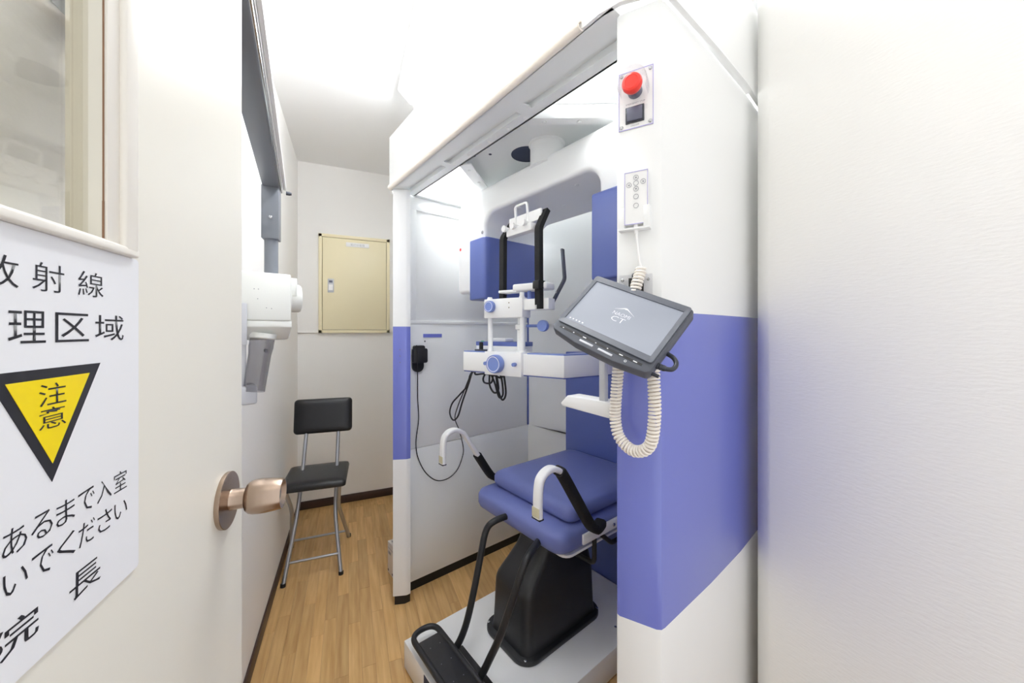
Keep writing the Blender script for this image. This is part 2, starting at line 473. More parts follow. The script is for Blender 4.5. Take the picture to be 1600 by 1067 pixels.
# ------------------------------------------------------------------ ceiling lamp
lamp = empty('ceiling_lamp', (0.29, 1.17, CZ))
tag(lamp, 'long white fluorescent ceiling lamp glowing above the scanner', 'lamp')
LH = 0.62
box('lamp_base', (-0.085, -LH, -0.02), (0.085, LH, 0.0), 'plastic_white', lamp, 0.003)
prism('reflector', [(-0.083, 0), (0.083, 0), (0.03, 0.05), (-0.03, 0.05)], -LH, LH, 'plastic_white', lamp, M=frame((0, 0, -0.02), (1, 0, 0), (0, 0, -1), (0, 1, 0)))
tube('lamp_tube', [(0, -LH + 0.03, -0.09), (0, LH - 0.03, -0.09)], 0.016, 'lamp_tube', lamp, 16)
for s in (-1, 1):
    box('tube_socket', (-0.014, s * (LH - 0.03) - 0.008, -0.11), (0.014, s * (LH - 0.03) + 0.012 * s + 0.008, -0.06), 'plastic_white', lamp, 0.003)

# ------------------------------------------------------------------ cream electrical panel on the back wall
EP = empty('electrical_panel', (0.0, WB - 0.014, 1.19))
tag(EP, 'cream metal electrical panel box on the back wall above the folding chair', 'electrical panel')
ex0, ex1, ez = -0.192, 0.268, 0.678
bm = bmesh.new()
fw = 0.021
for a, b in (((ex0, -0.016, 0), (ex0 + fw, 0, ez)), ((ex1 - fw, -0.016, 0), (ex1, 0, ez)), ((ex0, -0.016, 0), (ex1, 0, fw)), ((ex0, -0.016, ez - fw), (ex1, 0, ez))):
    add_box(bm, a, b, 0.0015)
finish('frame', bm, 'panel_cream', EP)
box('gap', (ex0 + fw - 0.001, -0.006, fw - 0.001), (ex1 - fw + 0.001, 0, ez - fw + 0.001), 'seam_dark', EP)
dr = box('panel_door', (ex0 + fw + 0.0028, -0.0145, fw + 0.0028), (ex1 - fw - 0.0028, -0.002, ez - fw - 0.0028), 'panel_cream', EP, 0.001)
la = box('latch', (ex0 + 0.056, -0.019, 0.278), (ex0 + 0.094, -0.0145, 0.372), 'bracket_grey', dr, 0.002)
box('latch_handle', (ex0 + 0.062, -0.022, 0.292), (ex0 + 0.088, -0.018, 0.332), 'plastic_white', dr, 0.003)
box('keyhole_plate', (ex0 + 0.064, -0.0198, 0.345), (ex0 + 0.086, -0.0188, 0.36), 'switch_grey', dr)
pl_ = box('name_plate', (-0.022, -0.0165, 0.602), (0.128, -0.0145, 0.632), 'plastic_white', dr, 0.0008)
text('lettering', '電灯分電盤', 0.092, 0.016, frame((0.053, -0.0167, 0.617), (1, 0, 0), (0, 0, 1), (0, -1, 0)), 'print_grey', dr, -0.0012)

# ------------------------------------------------------------------ folding chair
ch = empty('folding_chair', (-0.15, 2.2, 0))
tag(ch, 'black padded folding chair with grey tube legs in the far corner', 'chair')
def C(x, y, z): return (x + 0.15, y - 2.2, z)
def pad(name, M, w, d, t, parent):
    bm = bmesh.new()
    tt = bmesh.new()
    NX = NY = 10
    poly = rrect(-w / 2, -d / 2, w / 2, d / 2, 0.02, 4)
    top = [tt.verts.new((p[0] * .88, p[1] * .88, t)) for p in poly]
    in1 = [tt.verts.new((p[0] * .6, p[1] * .6, t * 1.04)) for p in poly]
    in2 = [tt.verts.new((p[0] * .3, p[1] * .3, t * 1.05)) for p in poly]
    cen = tt.verts.new((0, 0, t * 1.05))
    mid = [tt.verts.new((p[0], p[1], t * .45)) for p in poly]
    sh = [tt.verts.new((p[0] * .975, p[1] * .975, t * .82)) for p in poly]
    bot = [tt.verts.new((p[0] * .985, p[1] * .985, 0)) for p in poly]
    n = len(poly)
    tt.faces.new(bot[::-1])
    for i in range(n): tt.faces.new((in2[i], in2[(i + 1) % n], cen))
    for a, b in ((bot, mid), (mid, sh), (sh, top), (top, in1), (in1, in2)):
        for i in range(n): tt.faces.new((a[i], a[(i + 1) % n], b[(i + 1) % n], b[i]))
    tt.transform(M); merge(bm, tt)
    return finish(name, bm, 'vinyl_black', parent, angle=60)
pad('seat', frame(C(-0.153, 2.165, 0.437), (1, -0.06, 0.0), (0.06, 1, 0.03), (0, -0.03, 1)), 0.29, 0.285, 0.032, ch)
pad('backrest', frame(C(-0.131, 2.335, 0.728), (1, -0.03, -0.01), (0.01, 0.18, 1), (-0.02, -0.98, 0.18)), 0.292, 0.185, 0.034, ch)
def leg(pts): return tube('leg', round_path([C(*p) for p in pts], 0.05), 0.0095, 'steel_tube', ch)
leg([(-0.286, 2.025, 0.0), (-0.243, 2.14, 0.265), (-0.228, 2.21, 0.42), (-0.212, 2.325, 0.70)])
leg([(-0.038, 2.016, 0.0), (-0.068, 2.14, 0.25), (-0.064, 2.21, 0.42), (-0.055, 2.325, 0.70)])
leg([(-0.283, 2.06, 0.435), (-0.262, 2.13, 0.31), (-0.295, 2.375, 0.0)])
leg([(-0.046, 2.06, 0.435), (-0.053, 2.13, 0.295), (-0.003, 2.369, 0.0)])
tube('crossbar', [C(-0.272, 2.062, 0.085), C(-0.048, 2.055, 0.085)], 0.006, 'steel_tube', ch)
tube('crossbar', [C(-0.289, 2.335, 0.055), C(-0.012, 2.33, 0.055)], 0.006, 'steel_tube', ch)
for p in ((-0.286, 2.025), (-0.038, 2.016), (-0.295, 2.375), (-0.003, 2.369)):
    lathe('rubber_foot', [(0, 0), (0.0115, 0), (0.0115, 0.014), (0, 0.014)], 'rubber_black', ch, Matrix.Translation(C(p[0], p[1], 0)))

# ------------------------------------------------------------------ wall-hung dental X-ray unit
xr = empty('xray_unit', (-0.2106, 1.2948, 0.966)); xr.scale = (0.78, 0.78, 0.78)
tag(xr, 'cream dental X-ray head with smoked tube hanging from a grey wall arm', 'xray unit')
def X(x, y, z): return (x + 0.27, y - 1.66, z - 0.9)
bd = Vector((-0.094, 0.955, 0)).normalized(); bn = Vector((bd.y, -bd.x, 0))     # bar direction and its right-hand normal
b0 = Vector((-0.153, 0.725, 1.745)) 
BL = 0.995
BM = frame(X(*b0), bd, -bn, (0, 0, 1))          # x along bar, y away from the room (to the wall), z up
box('arm', (0, 0.0, 0.0), (BL, 0.055, 0.06), 'xray_grey', xr, 0.003, M=BM)
box('arm_edge_strip', (0, -0.004, 0.012), (BL, 0.0, 0.058), 'xray_dark', xr, 0.001, M=BM)
box('arm_edge_highlight', (0, -0.0055, 0.004), (BL, 0.0, 0.011), 'chrome', xr, 0.001, M=BM)  # thin bright strip put in for the highlight along the arm's edge
rl = box('cable_rail', (0.045, -0.016, 0.045), (BL + 0.09, -0.006, 0.062), 'plastic_white', xr, 0.002, M=BM)
box('rail_cover', (0.03, -0.0062, 0.03), (BL + 0.08, -0.004, 0.07), 'plastic_white', xr, M=BM)
screw(xr, BM @ Vector((BL + 0.07, -0.016, 0.03)), -bn * -1, 0.008, 0.02, 'xray_dark', 'rail_knob')
jx, jy = -0.2735, 1.665
box('joint_block', X(jx - 0.028, jy - 0.03, 1.55), X(jx + 0.028, jy + 0.03, 1.75), 'xray_grey', xr, 0.003)
screw(xr, X(jx + 0.002, jy - 0.03, 1.63), (0, -1, 0), 0.006, 0.003, 'chrome')
lathe('column', [(0.0, 1.38), (0.023, 1.38), (0.023, 1.56), (0, 1.56)], 'xray_grey', xr, Matrix.Translation(X(jx, jy, 0.9)) @ Matrix.Translation((0, 0, -0.9)))
lathe('column_collar', [(0.0, 1.402), (0.026, 1.402), (0.026, 1.409), (0, 1.409)], 'chrome', xr, Matrix.Translation(X(jx, jy, 0.9)) @ Matrix.Translation((0, 0, -0.9)))
hw = Vector((math.cos(R(16)), math.sin(R(16)), 0)); hd = Vector((-hw.y, hw.x, 0))
HM = frame(X(-0.190, 1.53, 1.3), hw, hd, (0, 0, 1))     # head: x along its face to the right, y away, z up; origin at lower right front corner zone
hb = box('head_housing', (-0.15, 0, -0.062), (0.0, 0.155, 0.104), 'xray_cream', xr, 0.006, M=HM)
hl = prism('head_lower', [(0.004, -0.062), (0.004, -0.084), (0.075, -0.128), (0.15, -0.132), (0.15, -0.062)], -0.15, 0.002, 'xray_cream', xr, 0.003, M=HM @ frame((0, 0, 0), (0, 1, 0), (0, 0, 1), (1, 0, 0)))
bmx = HM @ along((0.0, 0.085, 0.025), (1, 0, 0))
lathe('dial_cap', [(0.0, 0.0), (0.058, 0.0), (0.058, 0.006), (0.052, 0.008), (0.052, 0.036), (0.049, 0.042), (0.0, 0.043)], 'xray_cream', xr, bmx, 36)
box('dial_bracket', (-0.002, 0.03, 0.03), (0.024, 0.14, 0.096), 'xray_cream', xr, 0.004, M=HM)
lathe('pointer', [(0, 0), (0.003, 0), (0.0025, 0.012), (0, 0.012)], 'bronze', xr, HM @ along((0.02, 0.08, 0.08), (1, 0, 0)), 10)
for q in ((-0.11, 0.045), (-0.098, 0.045), (-0.1, 0.012), (-0.06, -0.02), (-0.075, -0.018)):
    screw(xr, HM @ Vector((q[0], 0.0002, q[1])), -hd, 0.0016, 0.0006, 'print_grey', 'paint_chip')
# smoked cone
ta = HM @ Vector((-0.078, 0.055, -0.106)); tdv = Vector((-0.13, -0.06, -1)).normalized()
TM = along(ta, tdv)
lathe('cone_collar', [(0.0, 0.0), (0.041, 0.0), (0.041, 0.016), (0.037, 0.02), (0, 0.02)], 'xray_cream', xr, TM, 36)
lathe('cone', [(0.0375, 0.012), (0.0375, 0.05), (0.0345, 0.075), (0.033, 0.205), (0.0318, 0.205), (0.0333, 0.075), (0.0363, 0.05), (0.0363, 0.012)], 'smoked_acrylic', xr, TM, 40)
screw(xr, TM @ Vector((-0.03, -0.025, 0.06)), (-0.6, -0.8, 0), 0.007, 0.006, 'bracket_grey', 'cone_screw')
bm = bmesh.new()
add_box(bm, (-0.15, 0.05, -0.29), (-0.128, 0.13, -0.132), 0.006, M=HM)
add_box(bm, (-0.155, 0.03, -0.352), (-0.098, 0.14, -0.288), 0.008, M=HM)
finish('yoke_bracket', bm, 'bracket_grey', xr)
box('yoke_cover', (-0.155, -0.010, -0.145), (-0.130, -0.002, -0.005), 'bracket_grey', xr, 0.003, M=HM)
box('wall_mount', (-0.1365, -0.891, 0.79), (0.058, -0.801, 0.90), 'xray_grey', xr, 0.004)

# ------------------------------------------------------------------ carton behind the scanner's far post
TH_M = 15.5
RZ = R(-(90 - TH_M))
OM = (0.229, 1.681, 0)
cb = empty('carton_box', OM, RZ)
tag(cb, 'small white printed carton on the floor behind the far blue and white post', 'box')
box('carton_body', (-0.268, 0.018, 0.001), (-0.150, 0.12, 0.155), 'carton', cb, 0.002)
box('printed_block', (-0.256, 0.0176, 0.098), (-0.226, 0.0181, 0.112), 'print_grey', cb)
box('printed_line', (-0.262, 0.0176, 0.126), (-0.19, 0.0181, 0.129), 'print_grey', cb)
for u0 in (-0.258, -0.205):
    lathe('printed_mark', [(0, 0), (0.006, 0), (0.006, 0.0004), (0, 0.0004)], 'print_black', cb, along((u0, 0.0181, 0.016), (0, -1, 0)), 14)
box('top_label', (-0.25, 0.03, 0.1548), (-0.2, 0.07, 0.1556), 'print_grey', cb)


# ------------------------------------------------------------------ CT scanner (local x = along its open front, y = depth, z = up)
def rebase(e, p):
    """move an Empty to the thing's base without moving its parts"""
    p = Vector(p); seen = set()
    def rec(o):
        for c in o.children:
            if c.type == 'MESH' and c.data.name not in seen:
                seen.add(c.data.name); c.data.transform(Matrix.Translation(-p))
            rec(c)
    bpy.context.view_layer.update()
    rec(e)
    e.location = Vector(e.location) + Matrix.Rotation(e.rotation_euler.z, 3, 'Z') @ p
ct = empty('ct_scanner', OM, RZ)
tag(ct, 'tall white and blue dental CT scanner booth with open front', 'ct scanner')
LP = [(-0.03, -0.048), (-0.002, -0.002), (0.0, 0.004), (0.0, 0.02), (-0.05, 0.036), (-0.1, 0.036), (-0.1, -0.02)]
prism('post', LP, 0.037, 0.637, 'machine_white', ct)
bnd = prism('post_band', LP, 0.637, 1.222, 'machine_blue', ct)
bnd['label'] = 'blue middle section of the far post'
prism('post', LP, 1.222, 1.826, 'machine_white', ct)
prism('post_foot', [(-0.026, -0.042), (-0.004, -0.004), (-0.004, 0.02), (-0.09, 0.02)], 0.0, 0.037, 'rubber_black', ct)
for z in (1.12, 1.092, 1.064):
    screw(bnd, (-0.014, -0.0225, z), (0.86, -0.52, 0), 0.002, 0.0006, 'seam_dark', 'screw_hole')
# far side panels
PU = -0.061
box('side_panel', (PU - 0.02, 0.034, 0.042), (PU, 0.775, 0.654), 'machine_panel', ct, 0.0012)
box('side_panel', (PU - 0.02, 0.034, 0.656), (PU, 0.775, 1.238), 'machine_panel', ct, 0.0012)
box('side_panel', (PU - 0.024, 0.034, 1.240), (PU - 0.004, 0.775, 1.828), 'machine_panel', ct, 0.0012)
box('panel_ledge', (PU - 0.01, 0.034, 1.236), (PU + 0.004, 0.775, 1.252), 'machine_panel', ct, 0.002)
box('panel_stile', (PU - 0.01, 0.036, 1.252), (PU + 0.003, 0.075, 1.80), 'machine_panel', ct, 0.002)
box('panel_rail', (PU - 0.01, 0.034, 1.765), (PU + 0.004, 0.775, 1.80), 'machine_panel', ct, 0.002)
box('skirting', (PU - 0.02, 0.034, 0.0), (PU - 0.003, 0.775, 0.042), 'rubber_black', ct)
box('name_strip', (PU - 0.001, 0.110, 1.172), (PU + 0.0015, 0.208, 1.189), 'machine_blue', ct)
lathe('panel_dot', [(0, 0), (0.004, 0), (0.004, 0.001), (0, 0.001)], 'rubber_black', ct, along((PU, 0.119, 1.154), (1, 0, 0)), 14)
# back panels
BP = [(PU - 0.02, 0.776), (PU, 0.774), (0.20, 0.816), (1.10, 0.83), (1.10, 0.85), (PU - 0.02, 0.80)]
prism('back_panel', BP, 0.042, 0.6552, 'machine_panel', ct)
prism('back_panel', BP, 0.656, 1.238, 'machine_panel', ct)
prism('back_panel', BP, 1.240, 1.828, 'machine_panel', ct)
box('skirting', (PU, 0.785, 0.0), (1.10, 0.83, 0.042), 'rubber_black', ct)
prism('corner_strip', [(PU - 0.001, 0.766), (PU + 0.004, 0.766), (PU + 0.006, 0.7765), (PU - 0.001, 0.7765)], 0.657, 1.42, 'machine_blue_shade', ct)
box('rear_column', (0.297, 0.705, 0.03), (1.10, 0.80, 1.10), 'machine_blue_shade', ct, 0.004)
# near shell: front post face and curved side
RS = [(1.119, -0.040), (1.126, -0.0415), (1.190, -0.0165), (1.1965, -0.010), (1.198, 0.0), (1.199, 0.2), (1.195, 0.38), (1.185, 0.55), (1.163, 0.70), (1.135, 0.855), (1.10, 0.855), (1.13, 0.70), (1.155, 0.55), (1.168, 0.35), (1.17, 0.08), (1.119, 0.08)]
prism('side_shell', RS, 0.02, 0.637, 'machine_white', ct)
rb = prism('side_shell_band', RS, 0.637, 1.238, 'machine_blue', ct)
rb['label'] = 'blue middle section of the near side shell'
prism('side_shell', RS, 1.238, 1.826, 'machine_white', ct)
prism('shell_foot', [(1.13, -0.03), (1.18, -0.01), (1.18, 0.6), (1.16, 0.6), (1.16, 0.07), (1.13, 0.07)], 0, 0.02, 'rubber_black', ct)
# top cover ring
ring = [(1.13, 0.87), (1.168, 0.71), (1.193, 0.56), (1.205, 0.38), (1.208, 0.2), (1.207, 0.0), (1.200, -0.022), (1.140, -0.060), (1.10, -0.068), (-0.055, -0.049), (-0.098, -0.026), (-0.103, 0.0), (-0.103, 0.84)]
bm = bmesh.new()
add_sweep(bm, [(p[0], p[1], 1.829) for p in ring], [(-0.005, 0), (0.005, 0), (0.005, 0.231), (-0.005, 0.231)], up=(0, 0, 1))
finish('top_cover', bm, 'machine_white', ct)
box('top_cover_rear', (-0.1, 0.84, 1.829), (1.13, 0.85, 2.06), 'machine_white', ct)
# front beam underside with three slots
bm = bmesh.new()
ZB = 1.829
add_prism(bm, [(-0.06, -0.046), (1.125, -0.066), (1.125, 0.0), (-0.06, 0.0)], ZB, ZB + 0.004)
add_box(bm, (-0.06, 0.03, ZB), (1.125, 0.066, ZB + 0.02))
for a, b in ((-0.06, -0.012), (0.303, 0.337), (0.745, 0.787), (1.098, 1.125)):
    add_box(bm, (a, 0.0, ZB), (b, 0.03, ZB + 0.004))
add_box(bm, (-0.06, -0.001, ZB + 0.003), (1.125, 0.0, ZB + 0.018))
add_box(bm, (-0.06, -0.001, ZB + 0.018), (1.125, 0.031, ZB + 0.022))
add_box(bm, (-0.06, 0.06, ZB), (1.125, 0.066, 1.93))
finish('front_beam', bm, 'machine_panel', ct)
for u in (0.34, 0.44, 0.56, 0.66, 0.74):
    screw(ct, (u, 0.048, ZB), (0, 0, -1), 0.006, 0.003, 'machine_white')
bm = bmesh.new()
sec = [(0.011 * math.cos(R(a)), 0.011 * math.sin(R(a))) for a in range(-130, 131, 20)] + [(0.007 * math.cos(R(a)), 0.007 * math.sin(R(a))) for a in range(130, -131, -20)]
add_sweep(bm, [(-0.045, -0.055, ZB + 0.006), (1.055, -0.0735, ZB + 0.006)], [(a, -b) for a, b in sec], up=(0, 0, 1))
eg = finish('edge_guard', bm, 'guard_cream', ct)
# top plate, flanges and drive motor
PZ = 1.878
HX = [(0.33, 0.066), (0.735, 0.066), (0.93, 0.29), (0.95, 0.62), (0.10, 0.62), (0.12, 0.33)]
prism('top_plate', HX, PZ, PZ + 0.006, 'machine_panel', ct)
def flange(name, a, b, w):
    a = Vector(a); b = Vector(b); d = (b - a).normalized(); n = Vector((d.y, -d.x, 0))
    bm = bmesh.new()
    M = frame(a, d, n, (0, 0, 1)); L = (b - a).length
    add_box(bm, (0, -0.002, -0.04), (L, 0.002, 0.0), M=M)
    add_box(bm, (0, -w, -0.042), (L, 0.002, -0.038), M=M)
    f = finish(name, bm, 'machine_white', ct)
    for k in (0.15, 0.5, 0.85):
        screw(f, M @ Vector((L * k, -w * .5, -0.042)), (0, 0, -1), 0.007, 0.003, 'machine_panel')
flange('plate_flange', (0.735, 0.07, PZ), (0.93, 0.30, PZ), 0.035)
flange('plate_flange', (0.12, 0.34, PZ), (0.335, 0.07, PZ), 0.045)
box('top_rail', (-0.085, 0.066, 1.83), (-0.045, 0.775, 1.86), 'machine_panel', ct, 0.002)
box('top_rail', (-0.085, 0.62, 1.83), (1.12, 0.66, 1.90), 'machine_panel', ct, 0.002)
lathe('motor_opening', [(0, 0), (0.062, 0), (0.062, 0.002), (0, 0.002)], 'void_dark', ct, along((0.50, 0.27, PZ), (0, 0, -1)), 30)
lathe('drive_motor', [(0, 0), (0.066, 0), (0.066, 0.004), (0.06, 0.008), (0.06, 0.085), (0, 0.085)], 'machine_white', ct, along((0.60, 0.275, PZ), (0, 0, -1)), 40)
for p in ((0.36, 0.12), (0.41, 0.16), (0.72, 0.14), (0.8, 0.21), (0.84, 0.27)):
    lathe('bolt_hole', [(0, 0), (0.006, 0), (0.006, 0.001), (0, 0.001)], 'void_dark', ct, along((p[0], p[1], PZ), (0, 0, -1)), 12)
# rotating gantry: inverted U
def arc(cx, cz, r, a0, a1, n=8): return [(cx + r * math.cos(R(a0 + (a1 - a0) * i / n)), cz + r * math.sin(R(a0 + (a1 - a0) * i / n))) for i in range(n + 1)]
gu0, gu1, gi0, gi1, gz0, gz1, gzi = 0.045, 1.085, 0.268, 0.862, 1.375, 1.815, 1.70
GP = (arc(gu0 + 0.02, gz0 + 0.02, 0.02, 180, 270, 4) + [(gi0, gz0)] + arc(gi0 + 0.06, gzi - 0.06, 0.06, 180, 90) + arc(gi1 - 0.06, gzi - 0.06, 0.06, 90, 0)
      + [(gi1, gz0)] + arc(gu1 - 0.02, gz0 + 0.02, 0.02, 270, 360, 4) + arc(gu1 - 0.09, gz1 - 0.09, 0.09, 0, 90) + arc(gu0 + 0.09, gz1 - 0.09, 0.09, 90, 180))
bm = bmesh.new()
GY0, GY1 = 0.235, 0.56
add_prism(bm, GP, GY0, GY1, M=frame((0, 0, 0), (1, 0, 0), (0, 0, 1), (0, 1, 0)))
es = [e for e in bm.edges if all(abs(v.co.y - GY0) < 1e-5 for v in e.verts)]
bmesh.ops.bevel(bm, geom=es, offset=0.016, segments=4, affect='EDGES', profile=0.5, clamp_overlap=True)
gan = finish('gantry', bm, 'machine_white', ct, angle=50)
for u, v in ((0.42, 0.30), (0.55, 0.42), (0.72, 0.30), (0.78, 0.45)):
    screw(gan, (u, v, gzi), (0, 0, -1), 0.008, 0.002, 'machine_panel', 'soffit_cap')
lathe('laser_spot', [(0, 0), (0.007, 0), (0.007, 0.0006), (0, 0.0006)], 'laser_red', gan, along((0.071, GY0 - 0.0004, 1.581), (0, -1, 0)), 16)  # glowing disc put in for the red laser spot on the leg
screw(gan, (0.25, GY0, 1.625), (0, -1, 0), 0.007, 0.004, 'chrome')
bm = bmesh.new()
add_prism(bm, [(0.185, 0.212), (0.285, 0.212), (0.297, 0.218), (0.302, 0.235), (0.302, 0.51), (0.17, 0.51), (0.17, 0.226)], 1.337, 1.597, 0.006, 3)
det = finish('detector', bm, 'machine_blue_shade', ct)
det['label'] = 'flat blue detector box on the far gantry leg'
src = box('x_ray_source', (0.852, 0.21, 1.352), (1.0, 0.50, 1.61), 'machine_blue_shade', ct, 0.008, 3)
src['label'] = 'blue source housing on the near gantry leg'

# chin rest
cr = Vector((0.555, 0.09, 0)); e1 = Vector((0.9625, 0.272, 0)).normalized(); e2 = Vector((-e1.y, e1.x, 0))
CM = frame(cr, e1, e2, (0, 0, 1))
def cbox(name, a, b, m, parent=None, bev=0.002): return box(name, a, b, m, parent or cbar, bev, M=CM)
cbar = box('chin_rest_bar', (-0.165, 0.004, 1.0585), (0.246, 0.055, 1.1265), 'machine_white', ct, 0.002, M=CM)
cbox('bar_cap', (-0.163, 0.006, 1.1265), (-0.054, 0.054, 1.130), 'knob_blue', bev=0)
cbox('bar_cap', (0.112, 0.006, 1.1265), (0.244, 0.054, 1.130), 'knob_blue', bev=0)
cbox('bar_cap', (-0.163, 0.006, 1.055), (0.244, 0.054, 1.0585), 'machine_blue_shade', bev=0)
cbox('centre_block', (-0.055, -0.008, 1.052), (0.098, 0.06, 1.1315), 'machine_white')
k = CM @ Vector((0.246, 0.004, 0)); k2 = CM @ Vector((0.246, 0.055, 0))
arm_poly = [(k.x, k.y), (0.86, 0.706), (0.79, 0.706), (0.745, 0.24), (k2.x - 0.02, k2.y)]
sa = prism('side_arm', arm_poly, 1.0585, 1.1265, 'machine_white', ct, 0.001)
prism('arm_cap', [(p[0] * 0.998 + 0.001, p[1]) for p in arm_poly], 1.1265, 1.130, 'knob_blue', sa)
prism('arm_cap', [(p[0] * 0.998 + 0.001, p[1]) for p in arm_poly], 1.055, 1.0585, 'machine_blue_shade', sa)
def knob(p, r, h, parent, ring=True, axis=(0, -1, 0), name='knob'):
    d = (CM.to_3x3() @ Vector(axis)).normalized(); M = along(CM @ Vector(p), d)
    o = lathe(name, [(0, 0), (r * .93, 0), (r, h * .12), (r, h * .72), (r * .93, h), (r * .8, h * .96), (0, h * .96)], 'knob_blue', parent, M, 40)
    if ring:
        lathe('dial_ring', [(r * .76, h * .955), (r * .76, h * .955 + 0.0006), (r * .82, h * .955 + 0.0006), (r * .82, h * .955)], 'print_white', o, M, 40)
    return o
knob((0.002, -0.008, 1.0915), 0.031, 0.026, cbar)
knob((-0.043, -0.008, 1.091), 0.0065, 0.014, cbar, False)
knob((0.075, -0.008, 1.0925), 0.0065, 0.014, cbar, False)
def rod(name, s, t, z0, z1, r, m='machine_white', parent=None):
    return lathe(name, [(0, z0), (r * 1.25, z0), (r * 1.25, z0 + 0.005), (r, z0 + 0.007), (r, z1), (0, z1)], m, parent or cbar, CM @ Matrix.Translation((s, t, 0)), 20)
rod('support_rod', -0.046, 0.014, 1.131, 1.25, 0.0085)
rod('support_rod', 0.088, 0.014, 1.131, 1.25, 0.0085)
lathe('lift_cylinder', [(0, 1.131), (0.02, 1.131), (0.02, 1.137), (0.014, 1.14), (0.014, 1.205), (0.02, 1.208), (0.02, 1.222), (0.012, 1.226), (0.012, 1.25), (0, 1.25)], 'machine_panel', cbar, CM @ Matrix.Translation((0.066, 0.04, 0)), 24)
ub = box('upper_block', (-0.062, -0.002, 1.246), (0.098, 0.05, 1.312), 'machine_white', ct, 0.003, M=CM)
box('upper_block_extension', (0.09, 0.008, 1.270), (0.19, 0.05, 1.306), 'machine_white', ub, 0.002, M=CM)
knob((-0.03, -0.002, 1.2855), 0.020, 0.016, ub)
for z in (1.296, 1.28):
    lathe('hex_socket', [(0, 0), (0.0022, 0), (0.0022, 0.0005), (0, 0.0005)], 'seam_dark', ub, along(CM @ Vector((0.045, -0.002, z)), CM.to_3x3() @ Vector((0, -1, 0))), 8)
for s in (-0.05, 0.085):
    rod('rod_tip', s, 0.016, 1.31, 1.33 if s > 0 else 1.32, 0.008, parent=ub)
rod('pad_pin', 0.105, 0.03, 1.305, 1.338, 0.006, 'knob_blue', ub)
rod('pad_pin', 0.15, 0.03, 1.305, 1.338, 0.006, 'knob_blue', ub)
box('chin_tray', (-0.005, 0.005, 1.331), (0.07, 0.05, 1.340), 'machine_white', ub, 0.002, M=CM)
box('chin_pad', (0.055, 0.002, 1.334), (0.185, 0.06, 1.357), 'plastic_white', ub, 0.006, 3, M=CM)
knob((0.150, 0.05, 1.219), 0.019, 0.016, ub, False)
tube('knob_stem', [CM @ Vector((0.085, 0.045, 1.219)), CM @ Vector((0.15, 0.055, 1.219))], 0.005, 'knob_blue', ub)
# head support arch
hs = empty('head_support', (0, 0, 0)); hs.parent = ct
flat = [(-0.010, -0.008), (0.010, -0.008), (0.010, 0.008), (-0.010, 0.008)]
def flatbar(name, pts, m, parent, w=0.010, t=0.007, r=0.02):
    bm = bmesh.new(); add_sweep(bm, round_path(pts, r, 4), [(-w, -t), (w, -t), (w, t), (-w, t)]); return finish(name, bm, m, parent)
flatbar('side_bar', [(0.528, 0.13, 1.302), (0.530, 0.13, 1.528), (0.531, 0.172, 1.588)], 'foam_black', hs, 0.008, 0.0115, 0.012)
flatbar('side_bar', [(0.708, 0.135, 1.272), (0.706, 0.135, 1.528), (0.703, 0.172, 1.592)], 'foam_black', hs, 0.008, 0.0115, 0.012)
box('bar_clamp', (0.695, 0.118, 1.335), (0.723, 0.150, 1.36), 'rubber_black', hs, 0.002)
box('crossbar', (0.535, 0.152, 1.562), (0.698, 0.160, 1.598), 'plastic_white', hs, 0.002)
tube('handle', round_path([(0.572, 0.155, 1.57), (0.572, 0.150, 1.632), (0.634, 0.150, 1.632), (0.634, 0.155, 1.565)], 0.012), 0.0048, 'plastic_white', hs)
box('rest_block', (0.552, 0.125, 1.526), (0.680, 0.155, 1.552), 'plastic_white', hs, 0.004)
for u in (0.556, 0.60, 0.655):
    lathe('adjust_screw', [(0, 0), (0.011, 0), (0.011, 0.008), (0.007, 0.01), (0.007, 0.03), (0, 0.03)], 'plastic_white', hs, along((u, 0.11, 1.553), (0, 1, 0)), 20)
flatbar('temple_arm', [(0.700, 0.125, 1.278), (0.712, 0.18, 1.278), (0.716, 0.19, 1.297)], 'plastic_white', hs, 0.005, 0.006, 0.008)
flatbar('temple_bar', [(0.712, 0.189, 1.291), (0.757, 0.20, 1.366), (0.747, 0.20, 1.463)], 'xray_dark', hs, 0.0075, 0.003, 0.01)
for q in ((0.720, 0.183, 1.302), (0.733, 0.186, 1.326)):
    screw(hs, q, (0, -1, 0), 0.003, 0.002)
# parts tray behind the chin rest
tr = box('parts_tray', (-0.15, 0.06, 1.127), (0.055, 0.13, 1.150), 'machine_white', ct, 0.002, M=CM)
box('tray_band', (-0.151, 0.059, 1.148), (0.056, 0.131, 1.163), 'machine_blue_shade', tr, 0.001, M=CM)
box('tray_lid', (-0.10, 0.07, 1.163), (-0.02, 0.12, 1.176), 'machine_white', tr, 0.003, M=CM)
box('sensor_plug', (-0.108, 0.025, 1.13), (-0.096, 0.037, 1.162), 'rubber_black', tr, 0.003, M=CM)
box('sensor_base', (-0.125, 0.02, 1.13), (-0.07, 0.045, 1.136), 'monitor_dark', tr, 0.002, M=CM)
box('indicator_light', (-0.125, 0.058, 1.163), (-0.115, 0.064, 1.166), 'green_led', tr, M=CM)

